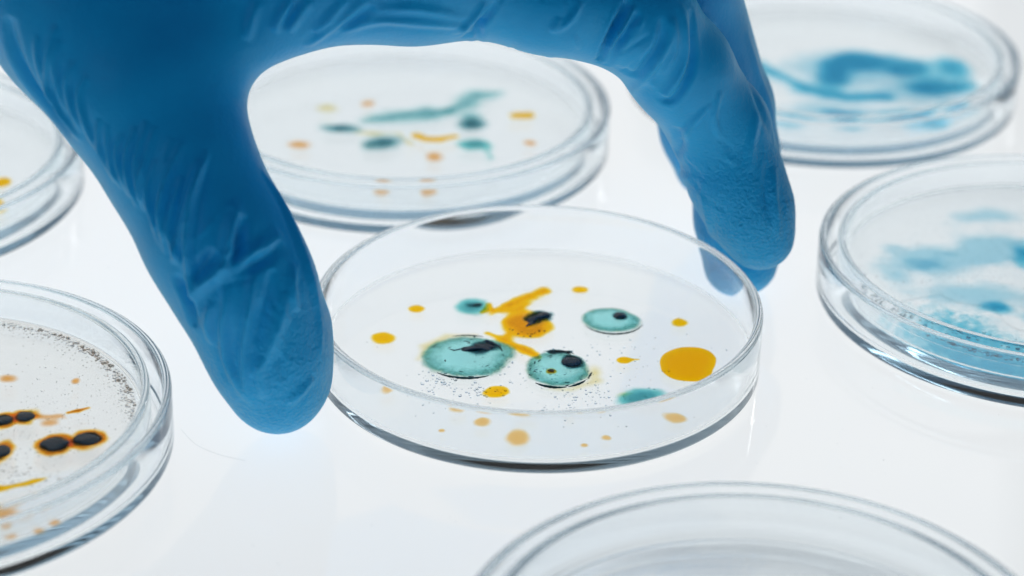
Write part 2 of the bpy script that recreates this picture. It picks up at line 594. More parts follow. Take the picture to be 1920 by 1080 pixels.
# cream haloes first, the teal drops above them
patch("colony", c0, [[(-23.6, -9.0, 1.4), (-22.4, -3.6, 2.2), (-18.2, 0.8, 2.2), (-12.5, 1.8, 1.3)]], CREAM, 0.05, 3.0, 61, 0.4, 0.8, 0.3, dz=0.01)
patch("colony", c0, [(11.6, -12.6, 2.8, 5.2), [(1.0, -19.8, 1.2), (7.0, -19.6, 1.7), (12.0, -15.6, 2.2)]], CREAM, 0.05, 3.0, 62, 0.4, 0.8, 0.3, dz=0.01)
tA = patch("colony", c0, [(-14.2, -7.6, 9.6, 9.2), (-11, -5.5, 8, 6)], TEAL, 0.5, 7.0, 11, 0.30, 0.7, 0.25, dz=0.08)
tB = patch("colony", c0, [(4.1, -11.7, 6.9, 7.5)], TEAL, 0.5, 5.5, 12, 0.28, 0.8, 0.25, dz=0.08)
tC = patch("colony", c0, [(15.6, 9.4, 6.2, 5.6), (13.4, 9.8, 4.6, 4.2)], TEAL, 0.5, 5.0, 13, 0.2, 0.8, 0.22, dz=0.08, blend=3)
tD = patch("colony", c0, [(-13.7, 13.8, 4.4, 4.6)], TEAL_SOFT, 0.4, 3.2, 14, 0.3, 1.2, 0.18, dz=0.08)
# the branching amber smear
tE = patch("colony", c0, [(-2.2, 6.8, 5.7, 6.7, 0.2), [(-9.6, 11.2, 0.9), (-7.2, 13.8, 1.9), (-3.6, 17.6, 2.3), (-0.6, 20.4, 2.0), (1.2, 21.8, 2.3)],
                          [(-7.2, 12.4, 1.2), (-4.4, 12.6, 1.6), (-2.6, 15.4, 1.3)],
                          [(-10.2, 2.6, 1.0), (-7.4, 0.4, 1.5), (-4.2, -2.6, 1.9), (-0.6, -5.8, 1.9), (0.2, -7.0, 1.3)],
                          [(-5.6, 3.2, 1.3), (-6.4, 0.6, 0.9)]], AMBER, 0.3, 2.6, 16, 0.34, 1.1, 0.18, blend=2.0)
patch("colony", c0, [[(-11.4, 11.6, 0.9), (-10.2, 13.0, 1.5), (-10.2, 15.2, 1.0)]], YEL, 0.2, 1.6, 15, 0.25, 1.4, 0.14, dz=0.05)
tF = patch("colony", c0, [(20.9, -22.6, 6.2, 5.2)], TEAL_SOFT, 0.4, 3.4, 17, 0.5, 1.0, 0.22, dz=0.08)
patch("colony", c0, [(17.4, -21.0, 2.6, 1.6, 0.5)], CREAM, 0.1, 2.0, 18, 0.3, 1.0, 0.2, dz=0.04)
patch("colony", c0, [(29.6, -8.4, 5.2, 6.2), (31.6, -5.6, 4.2, 4.4), (30.6, -11.4, 3.6, 3.4)], ORG, 0.3, 2.2, 21, 0.18, 0.9, 0.2, blend=3)
for i, (x, y, rx, ry) in enumerate([
        (-31.2, -0.5, 2.59, 2.52), (-25.2, 12.5, 1.76, 1.64), (8.7, 22.9, 1.80, 1.67), (29.2, 9.2, 1.75, 1.86),
        (-3.3, -38.2, 2.50, 2.9), (-10.0, -33.7, 1.82, 1.29),
        (-15.0, -29.9, 1.83, 1.30), (13.3, -37.2, 1.10, 0.95), (9.2, -40.0, 0.80, 0.7), (-17.5, -36.0, 0.71, 0.64),
        (26.6, -29.4, 2.4, 1.73), (6.7, -30.1, 1.32, 1.30), (-28.9, -23.1, 1.55, 1.32), (-1.9, -31.5, 2.6, 1.4)]):
    spot(c0, x, y, rx * 1.15, ry * 1.15, YEL if i < 4 else YEL_HAZED, seed=30 + i)
patch("colony", c0, [(-7.4, -21.2, 2.7, 2.6), (-9.0, -22.0, 1.7, 1.4)], YEL, 0.22, 2.0, 47, 0.2, 1.3, 0.16)
patch("colony", c0, [(17.4, -7.4, 1.6, 1.5), [(18, -7.2, 0.9), (20.4, -6.8, 0.35)]], YEL, 0.2, 1.2, 52, 0.12, 1.6, 0.12)
# dark growths, each over a stain that runs out into the gel
patch("dark_stain", tA, [(-11.0, -4.4, 4.2, 3.4, 0.2), [(-15.5, -5.2, 0.5), (-12, -4.6, 1.6), (-7.6, -5.4, 0.6)]], SMUDGE, 0.1, 2.2, 71, 0.45, 1.2, 0.16, dz=0.45)
lump("dark_core", tA, -12.6, -4.9, 2.2, 1.1, 0.28, NAVY, 4, rot=0.35, dz=0.5, fold=0.8)
lump("dark_core", tA, -10.4, -4.2, 1.8, 1.4, 0.28, NAVY, 8, rot=-0.5, dz=0.5, fold=0.8)
lump("dark_core", tA, -9.6, -2.3, 1.6, 0.45, 0.35, NAVY, 5, rot=-0.6, dz=0.45, fold=0.5)
strand("film_fold", tA, [(-17.6, -5.5), (-16.6, -6.0), (-15.4, -5.4), (-14.5, -4.6), (-13.4, -4.4)], 0.2, NAVY, dz=0.55)
strand("film_fold", tA, [(-9.6, -2.4), (-8.4, -2.8), (-7.5, -4.0), (-7.0, -5.6)], 0.24, NAVY, dz=0.5)
strand("film_edge", tA, ell(-14.0, -7.4, 9.2, 9.0, 232, 300, 22, 0.004, 3), 0.34, GREEN_EDGE, dz=0.12)
strand("film_edge", tA, ell(-14.0, -7.4, 9.0, 8.7, 70, 112, 14, 0.006, 5), 0.18, GREEN_EDGE, dz=0.12)
patch("dark_stain", tB, [(7.0, -9.4, 2.9, 3.2)], SMUDGE, 0.1, 1.4, 72, 0.3, 1.2, 0.14, dz=0.45)
patch("dark_stain", tB, [[(1.5, -4.8, 0.6), (3.6, -4.9, 1.3), (6.5, -4.8, 0.8)]], SMUDGE, 0.08, 1.0, 73, 0.4, 1.8, 0.12, dz=0.2)
lump("dark_core", tB, 7.0, -9.4, 1.9, 2.0, 0.3, NAVY, 9, rot=-0.3, dz=0.5, fold=0.3)
patch("brown_stain", tB, [(2.9, -13.4, 1.3, 1.4)], RUST, 0.08, 1.2, 74, 0.2, 2.0, 0.1, dz=0.45)
lump("brown_core", tB, 2.9, -13.3, 0.5, 0.55, 0.2, BROWN, 12, dz=0.5, fold=0.6)
strand("film_edge", tB, ell(4.1, -11.7, 6.9, 7.5, 232, 286, 18, 0.006, 8), 0.36, GREEN_EDGE, dz=0.12)
strand("film_edge", tB, ell(4.1, -11.7, 6.9, 7.5, 290, 324, 12, 0.006, 9), 0.32, GREEN_EDGE, dz=0.12)
strand("film_edge", tB, ell(4.1, -11.7, 6.7, 7.3, 60, 104, 12, 0.012, 10), 0.22, GREEN_EDGE, dz=0.15)
strand("film_edge", tB, ell(4.1, -11.7, 6.9, 7.5, 332, 352, 8, 0.01, 11), 0.22, GREEN_EDGE, dz=0.15)
patch("dark_stain", tC, [(17.0, 10.6, 2.0, 2.2)], SMUDGE, 0.1, 1.2, 75, 0.25, 1.4, 0.12, dz=0.42)
lump("dark_core", tC, 17.0, 10.7, 1.3, 1.5, 0.35, NAVY, 15, dz=0.48, fold=0.3)
strand("film_edge", tC, ell(15.5, 9.4, 6.3, 6.0, 205, 345, 26, 0.003, 13), 0.24, GREEN_EDGE, dz=0.1)
patch("dark_stain", tD, [(-13.3, 14.2, 2.4, 1.9)], SMUDGE, 0.1, 2.0, 76, 0.4, 1.6, 0.12, dz=0.3)
lump("dark_core", tD, -12.6, 14.4, 0.9, 0.6, 0.2, GREEN_EDGE, 18, dz=0.35, fold=0.7)
patch("dark_stain", tE, [(0.6, 9.8, 3.4, 3.2), [(-2.4, 8.6, 1.0), (-0.6, 7.6, 1.5), (-1.4, 5.4, .7)]], SMUDGE, 0.1, 2.0, 77, 0.45, 1.4, 0.14, dz=0.3)
lump("dark_core", tE, 1.2, 10.2, 1.3, 1.7, 0.35, NAVY, 21, rot=-0.5, dz=0.35, fold=0.5)
lump("dark_core", tE, -1.2, 8.2, 1.6, 0.8, 0.3, NAVY, 23, rot=0.9, dz=0.4, fold=0.5)
lump("dark_core", tE, -1.4, 6.4, 0.5, 1.4, 0.25, NAVY, 26, rot=-0.6, dz=0.45, fold=0.4)
for i in range(12):
    a = math.radians(RND.uniform(205, 330))
    q = RND.uniform(.72, .95)
    x, y = -2.4 + 4.9 * q * math.cos(a), 7.0 + 6.4 * q * math.sin(a)
    lump("speck", tE, x, y, RND.uniform(.12, .35), RND.uniform(.1, .25), 0.12, NAVY, 100 + i, rot=RND.uniform(0, 3), dz=0.18)
for i in range(26):                      # torn bits of film on the two big drops
    par, cx, cy, rx, ry = (tA, -13.4, -7.6, 9.2, 9.2) if i % 2 else (tB, 4.1, -11.7, 7.1, 7.7)
    a = math.radians(RND.choice([RND.uniform(250, 380), RND.uniform(140, 210), RND.uniform(60, 110)]))
    q = RND.uniform(.55, .92)
    x, y = cx + rx * q * math.cos(a), cy + ry * q * math.sin(a)
    L = RND.uniform(.4, 1.3)
    d = a + math.pi / 2 + RND.uniform(-.5, .5)
    strand("film_bit", par, [(x + L * k * math.cos(d + .3 * k), y + L * k * math.sin(d + .3 * k)) for k in (-.5, -.2, .2, .5)], RND.uniform(.08, .2), GREEN_EDGE, dz=0.5 * (1 - q ** 2) + 0.06)
# bubbles: dense along the near side, thin elsewhere
sp = []
def cluster(n, cx, cy, sx, sy, r0=0.12, r1=0.34, clip=42.0):
    for _ in range(n):
        x, y = RND.gauss(cx, sx), RND.gauss(cy, sy)
        if math.hypot(x, y) < clip:
            sp.append((x, y, RND.uniform(r0, r1) * RND.uniform(.6, 1)))
cluster(55, -19, -17, 2.6, 2.4, 0.12, 0.42)
cluster(45, -12, -21, 3.6, 2.0, 0.12, 0.40)
cluster(40, -7, -11, 3.2, 3.0, 0.10, 0.30)
cluster(36, 3, -14, 4.5, 4.0, 0.12, 0.42)
cluster(70, 14, -21, 6.0, 3.0, 0.10, 0.34)
cluster(60, 18, -6, 8.0, 7.0, 0.10, 0.28)
cluster(60, 6, -29, 8.0, 2.4, 0.10, 0.34)
cluster(30, -12, -29, 6.0, 2.4, 0.10, 0.34)
cluster(25, 0, 0, 22, 18, 0.08, 0.2)
bubbles(c0, sp, GEL)
for ch in c0.children:                     # the growth sits a little back from the middle
    if ch.name.split('.')[0] not in ('glass_body', 'agar_gel'):
        ch.location.y = 1.9 * MM

# ------------------------------------------------------------------ dishes standing in their upturned lids
DH = 10.25
LIFT = 1.95
FT = "dishes standing in wider dishes"
LIDR, LIDH, DR = 49.3, 12.1, 45.3

# near left
PF = (-117.25, -42.4)
make_lid(PF, LIDR, LIDH, "wider upturned glass lid under the near left dish with black colonies")
f0 = make_dish(PF, DR, DH, "petri dish near left with black colonies in yellow-orange haloes", LIFT, gel=GEL_WARM, group=FT)
for i, (x, y, rx, ry) in enumerate([(28.8, -5.8, 2.75, 2.72), (34.3, -3.7, 2.77, 2.52), (21.3, 3.9, 2.01, 2.13), (17.5, 2.3, 2.0, 2.13), (19.3, -9.1, 1.95, 2.91)]):
    h = patch("colony", f0, [(x, y, rx * 1.55, ry * 1.7), (x + 1.2, y + .8, rx * 1.1, ry * 1.2)], RUST, 0.12, 2.6, 70 + i, 0.4, 1.3, 0.16, dz=0.03 + 0.02 * i)
    patch("dark_stain", h, [(x, y, rx * 1.1, ry * 1.15)], SMUDGE, 0.08, 1.3, 170 + i, 0.25, 1.6, 0.14, dz=0.12)
    lump("black_core", h, x, y, rx * .86, ry * .8, 0.25, BLACK, 40 + i, fold=0.3, dz=0.15)
patch("colony", f0, [[(22.5, 4.2, 1.4), (25.4, 4.3, 1.9), (28.0, 4.6, 1.3), (29.5, 3.6, .8)], (26, 2.0, 2.5, 1.8)], PALE_OR, 0.1, 2.2, 85, 0.5, 1.1, 0.18)
patch("colony", f0, [[(29.2, 6.0, .7), (30.8, 6.9, 1.1), (32.6, 8.0, .6)]], RUST, 0.1, 1.3, 86, 0.2, 1.4, 0.12)
for i, (x, y, rx, ry) in enumerate([(28.4, 18.1, 1.1, 1.75), (15.1, 18.4, 2.6, 2.2), (26.6, -36.0, 1.6, 1.6), (31.0, -34.3, 1.6, 1.4), (33.4, -31.5, 1.4, 1.2), (24.8, -33.0, 1.6, 1.4), (24, -30, 6, 3)]):
    spot(f0, x, y, rx, ry, PALE_OR, 80 + i, 0.1)
patch("colony", f0, [[(21, -21.6, 1.2), (25.4, -19.6, 1.1), (29.6, -17.2, .5)]], YEL, 0.1, 1.6, 90, 0.4, 1.2, 0.16)
sp = []
for _ in range(700):                      # froth along the back of the gel
    a = math.radians(RND.choice([RND.gauss(40, 18), RND.uniform(5, 100)]))
    r = 42.4 - abs(RND.gauss(0, 1.0 + 2.0 * RND.random()))
    sp.append((r * math.cos(a), r * math.sin(a), RND.uniform(.08, .36) * (1.0 if r > 40.5 else .55)))
cluster(420, 26, 6, 8, 12, 0.05, 0.18)
cluster(120, 25, -12, 6, 6, 0.06, 0.22)
cluster(70, 25, -18, 4, 2, 0.1, 0.3)
bubbles(f0, sp, GEL_WARM)

# right
PR = (108.7, 31.3)
make_lid(PR, LIDR, LIDH, "wider upturned glass lid under the right dish clouded with blue dye")
r0 = make_dish(PR, DR, DH, "petri dish at right with bubbly gel clouded pale and strong blue", LIFT, gel=GEL_ROUGH, depth=3.0, group=FT)
patch("dye_cloud", r0, [(-25, 4, 13, 11), (-12, 10, 12, 12), (-18, -12, 14, 9), (-33, -4, 7, 9), (0, -16, 12, 8), (-8, 26, 10, 6)], BLUE_PALE, 0.12, 7, 120, 1.6, 0.5, 0.35, blend=4)
patch("dye_cloud", r0, [(-25.6, 1.5, 7, 4.5), (-31.5, 9.0, 3.5, 3.5), (-20, 7, 4, 2)], BLUE_PALE, 0.1, 4, 121, 1.0, 0.9, 0.25, dz=0.06)
patch("dye_cloud", r0, [(-3.2, 7.1, 5.4, 10), (2, -2, 6, 7), (8, 14, 6, 8)], BLUE, 0.12, 5, 122, 1.0, 0.7, 0.3, dz=0.08)
patch("dye_cloud", r0, [(-14.4, -17.9, 6.5, 3.6, .2), (-6, -20, 5, 4)], BLUE, 0.12, 5, 123, 1.2, 0.8, 0.25, dz=0.08)
dye_band(r0, 205, 312, 27, 43.2, 2.2, 5.25, BLUE_WALL, 3)
sp = []
for _ in range(420):
    a = math.radians(RND.uniform(180, 300))
    r = 42.4 - abs(RND.gauss(0, 1.6))
    sp.append((r * math.cos(a), r * math.sin(a), RND.uniform(.15, .5)))
cluster(700, -20, 0, 14, 16, 0.06, 0.2)
cluster(30, -23, -30, 2.5, 2, 0.2, 0.6)
cluster(30, -12, -34, 2.5, 2, 0.2, 0.7)
bubbles(r0, sp, GEL)

# near, cut by the lower edge
PB = (36.67, -113.46)
make_lid(PB, LIDR, LIDH, "wider upturned glass lid under the empty dish at the lower edge")
make_dish(PB, DR, DH, "empty clear petri dish cut by the lower edge of the picture", LIFT, gel=None, group=FT)

# behind the centre dish
PK = (-33.26, 103.41)
make_lid(PK, LIDR, LIDH, "wider upturned glass lid under the blurred dish behind the held one")
k0 = make_dish(PK, DR, DH, "blurred petri dish under the hand's arch with teal and orange colonies", LIFT, group=FT)
patch("colony", k0, [[(-9.5, 0.5, 3.4), (-3, 4, 5.6), (5, 6.5, 6.6), (9.5, 7.0, 4.4)], (3, 5, 8, 4.5)], TEAL_GREY, 0.3, 6.0, 140, 0.8, 0.6, 0.3)
patch("colony", k0, [[(10.5, 8.5, 4.4), (13.5, 12, 5.4), (17.5, 18, 5.6), (22, 20, 3.6)], (15.5, 5, 5, 5)], TEAL_GREY, 0.3, 6.0, 147, 0.8, 0.6, 0.3, dz=0.05)
patch("colony", k0, [(-14.9, -3.7, 6.4, 4.4)], DEEP, 0.3, 4.5, 141, 0.6, 0.7, 0.25, dz=0.05)
patch("colony", k0, [(-4.0, -11.5, 6.6, 5.6), (-7, -13.4, 4, 4)], DEEP, 0.3, 5.2, 142, 0.6, 0.7, 0.25, dz=0.06)
patch("colony", k0, [(16.5, 0.8, 5.0, 5.8)], DEEP, 0.3, 4.5, 143, 0.6, 0.7, 0.25, dz=0.07)
patch("colony", k0, [(17.4, -11.4, 5.4, 4.4), [(20, -14, 1.8), (21.5, -19, 1.4)]], TEAL_SOFT, 0.3, 3.6, 144, 0.5, 0.8, 0.25, dz=0.05)
patch("colony", k0, [[(3.4, -6.8, 1.6), (5.8, -9.0, 1.7), (9.2, -8.8, 1.7), (12.4, -6.8, 1.6)]], YEL, 0.2, 1.8, 145, 0.3, 1.0, 0.18, dz=0.05)
patch("colony", k0, [[(-10.5, -6.0, 1.6), (-6, -6.4, 1.8), (-1, -6.0, 1.2), (2.5, -12, 1.4)]], CREAM, 0.2, 2.0, 146, 0.5, 0.9, 0.2, dz=0.04)
for i, (x, y, rx, ry, m) in enumerate([(28.4, 6.6, 3.0, 2.2, 'o'), (30.4, -9.8, 1.9, 2.1, 'p'), (8.4, -19.0, 2.4, 3.0, 'p'),
        (-23.8, -13.9, 3.2, 2.7, 'p'), (-9.4, 11.6, 1.9, 2.2, 'p'), (-2.4, -38.6, 2.4, 2.6, 'p'), (7.7, -38.0, 2.4, 2.6, 'p'), (-19, 8, 3, 3, 'c')]):
    spot(k0, x, y, rx * 1.2, ry * 1.2, {'o': YEL, 'p': PALE_OR, 'c': CREAM}[m], 150 + i, rough=.4)

# far right
PT = (70.67, 144.66)
make_lid(PT, LIDR, LIDH, "wider upturned glass lid under the far right dish with blue swirls")
t0 = make_dish(PT, DR, DH, "blurred petri dish at far right behind the fingers with bright blue swirls", LIFT, group=FT)
patch("dye_cloud", t0, [[(-16, 1, 4.5), (-11, -6, 5), (-5, -14, 5.5), (4, -18, 5.2), (14, -18, 5.5)], [(2, -9, 6.0), (4, 1, 7.5)], (10, 5, 11, 9),
                         (22, 1, 11, 9), (33.0, 2, 6.5, 11), (27, -11, 12, 8)], BLUE, 0.2, 5.5, 170, 1.0, 0.4, 0.35, blend=4)
patch("dye_cloud", t0, [(8, 0, 22, 16), (22, -14, 16, 12), (0, -28, 18, 10)], BLUE_PALE, 0.1, 9, 172, 1.4, 0.4, 0.45, dz=0.02, blend=4)
patch("dye_cloud", t0, [(1.4, -36.5, 8, 4.5), (-9, -35, 8, 5), (16.8, -32, 13, 7.5), (-18, -29, 6, 8), (30, -25, 6, 7), (4, -30, 10, 5)], BLUE, 0.2, 5.0, 171, 1.2, 0.5, 0.3, dz=0.06)
# far left
PL = (-154.36, 70.51)
make_lid(PL, LIDR, LIDH, "wider upturned glass lid under the blurred dish behind the thumb at left")
l0 = make_dish(PL, DR, DH, "blurred petri dish behind the thumb at left with a few orange spots", LIFT, group=FT)
for i, (x, y, rx, ry) in enumerate([(32.7, -5.4, 2, 2.6), (34.4, -19.5, 1.8, 3.0), (27.8, -8, 2.4, 2.5)]):
    spot(l0, x, y, rx * 1.2, ry * 1.2, YEL, 190 + i)

# a stray fibre on the table
def fibre(pts, rad):
    V, Fc, n = [], [], 6
    for i, p in enumerate(pts):
        for j in range(n):
            a = 2 * math.pi * j / n
            V.append(((p[0] + rad * math.cos(a)) * MM, (p[1] + rad * math.cos(a)) * MM, (p[2] + rad * math.sin(a)) * MM))
    for i in range(len(pts) - 1):
        for j in range(n):
            k = (j + 1) % n
            Fc.append((i * n + j, i * n + k, (i + 1) * n + k, (i + 1) * n + j))
    me = bpy.data.meshes.new("fibre")
    me.from_pydata(V, [], Fc)
    t = NT("grey fibre")
    t.surf(t.n('ShaderNodeBsdfPrincipled', {'Base Color': (0.55, 0.6, 0.63), 'Roughness': 0.6}))
    tag(link("fibre", me, t.m), "hair-thin grey fibre on the table below the thumb tip", "fibre")


fibre([(-67.7, -31.9, 0.3), (-66.2, -34.4, 0.3), (-64.6, -36.7, 0.25), (-63.2, -38.1, 0.25), (-61.0, -39.6, 0.2), (-58.9, -40.7, 0.15), (-56.5, -41.6, 0.12), (-54.2, -42.3, 0.1)], 0.014)

# dust on the table top
def dust():
    rnd = random.Random(77)
    V, Fc = [], []
    for _ in range(150):
        x, y, r = rnd.uniform(-110, 110), rnd.uniform(-90, 60), rnd.uniform(.04, .13)
        if math.hypot(x, y) < 47 or any(math.hypot(x - c[0], y - c[1]) < 51 for c in (PF, PR, PB, PK, PT, PL)):
            continue
        s = len(V)
        for k in range(6):
            a = k * math.pi / 3
            q = r * rnd.uniform(.5, 1.3)
            V.append(((x + q * math.cos(a)) * MM, (y + q * math.sin(a)) * MM, 0.02 * MM))
        V.append((x * MM, y * MM, (0.02 + r * .7) * MM))
        for k in range(6):
            Fc.append((s + k, s + (k + 1) % 6, s + 6))
        Fc.append(tuple(s + k for k in range(5, -1, -1)))
    me = bpy.data.meshes.new("dust")
    me.from_pydata(V, [], Fc)
    t = NT("dust")
    t.surf(t.n('ShaderNodeBsdfPrincipled', {'Base Color': (0.5, 0.52, 0.54), 'Roughness': 0.8}))
    o = link("dust", me, t.m)
    o['kind'] = 'stuff'
    o['label'] = "scattered dust specks on the white table"
    o['category'] = "dust"


dust()

# ------------------------------------------------------------------ gloved hand
def taper(P, a, b, ra, rb):
    ba = b - a
    pa = P - a
    t = np.clip((pa @ ba) / float(ba @ ba), 0, 1)
    d = np.sqrt(((pa - t[:, None] * ba) ** 2).sum(1))
    return d - (ra + (rb - ra) * t)


def smin(a, b, k):
    h = np.clip(k - np.abs(a - b), 0, None) / k
    return np.minimum(a, b) - h * h * k * .25


def limb(P, pts, k=4.):
    out = None
    for p, q in zip(pts[:-1], pts[1:]):
        d = taper(P, np.array(p[:3], np.float32), np.array(q[:3], np.float32), p[3], q[3])
        out = d if out is None else smin(out, d, k)
    return out


THUMB = [(-48.9, -32.4, 10.6, 9.2), (-50.6, -31.8, 18, 10.8), (-53.7, -30, 28, 12.0), (-57.0, -28, 34, 12.5), (-61.0, -26, 40.5, 12.8),
         (-67.6, -20, 51.4, 13.4), (-75.8, -14, 62.7, 14.6), (-85.5, -6, 73.5, 17.0), (-102, 6, 92, 19)]
THUMB_PAD = [(-46.2, -26.2, 10.5, 6.6), (-46.6, -25.5, 20, 6.6)]
INDEX = [(45.4, 20.0, 19.2, 7.3), (43.0, 21, 24.6, 8.9), (39.6, 22.5, 31.5, 9.6), (36.3, 24, 41.2, 9.8), (27, 20, 56, 10.2),
         (18.6, 16, 67.6, 10.7), (0, 10, 74.5, 11.0), (-22.6, 5, 82.6, 13)]
MIDDLE = [(43.3, 32.6, 7.2, 7.8), (42.4, 36, 15, 9.2), (40.5, 41, 28, 9.6), (38.4, 42, 38.4, 9.9), (28.0, 36, 68.9, 10.6), (-18.3, 23, 85, 13)]
RING = [(36.8, 62, 15.8, 7.3), (35.0, 62, 24, 8.6), (31.4, 60, 38.2, 9.3), (23, 52, 65.3, 10), (-20, 41, 84, 12.5)]
PINKY = [(32, 68, 46, 6.8), (29, 69, 56, 7.8), (18, 66, 70, 8.5), (-24, 57, 82, 11)]
META = [[(-22.6, 5, 82.6, 13), (-98, 16, 108, 17)], [(-18.3, 23, 86, 13), (-98, 22, 109, 17)],
        [(-20, 41, 85, 12.5), (-98, 32, 108, 17)], [(-24, 57, 82, 11), (-98, 38, 105, 16)]]
WEB = [[(-70, -10, 67, 10), (-51, -1, 75, 8.5), (-30, 4, 80.5, 9.5)], [(-85, 0, 84, 14), (-55, 4, 84, 11), (-30, 8, 84, 12)]]
ARM = [(-98, 18, 107, 18), (-98, 34, 107, 17), (-150, 40, 128, 22), (-228, 56, 160, 27)]

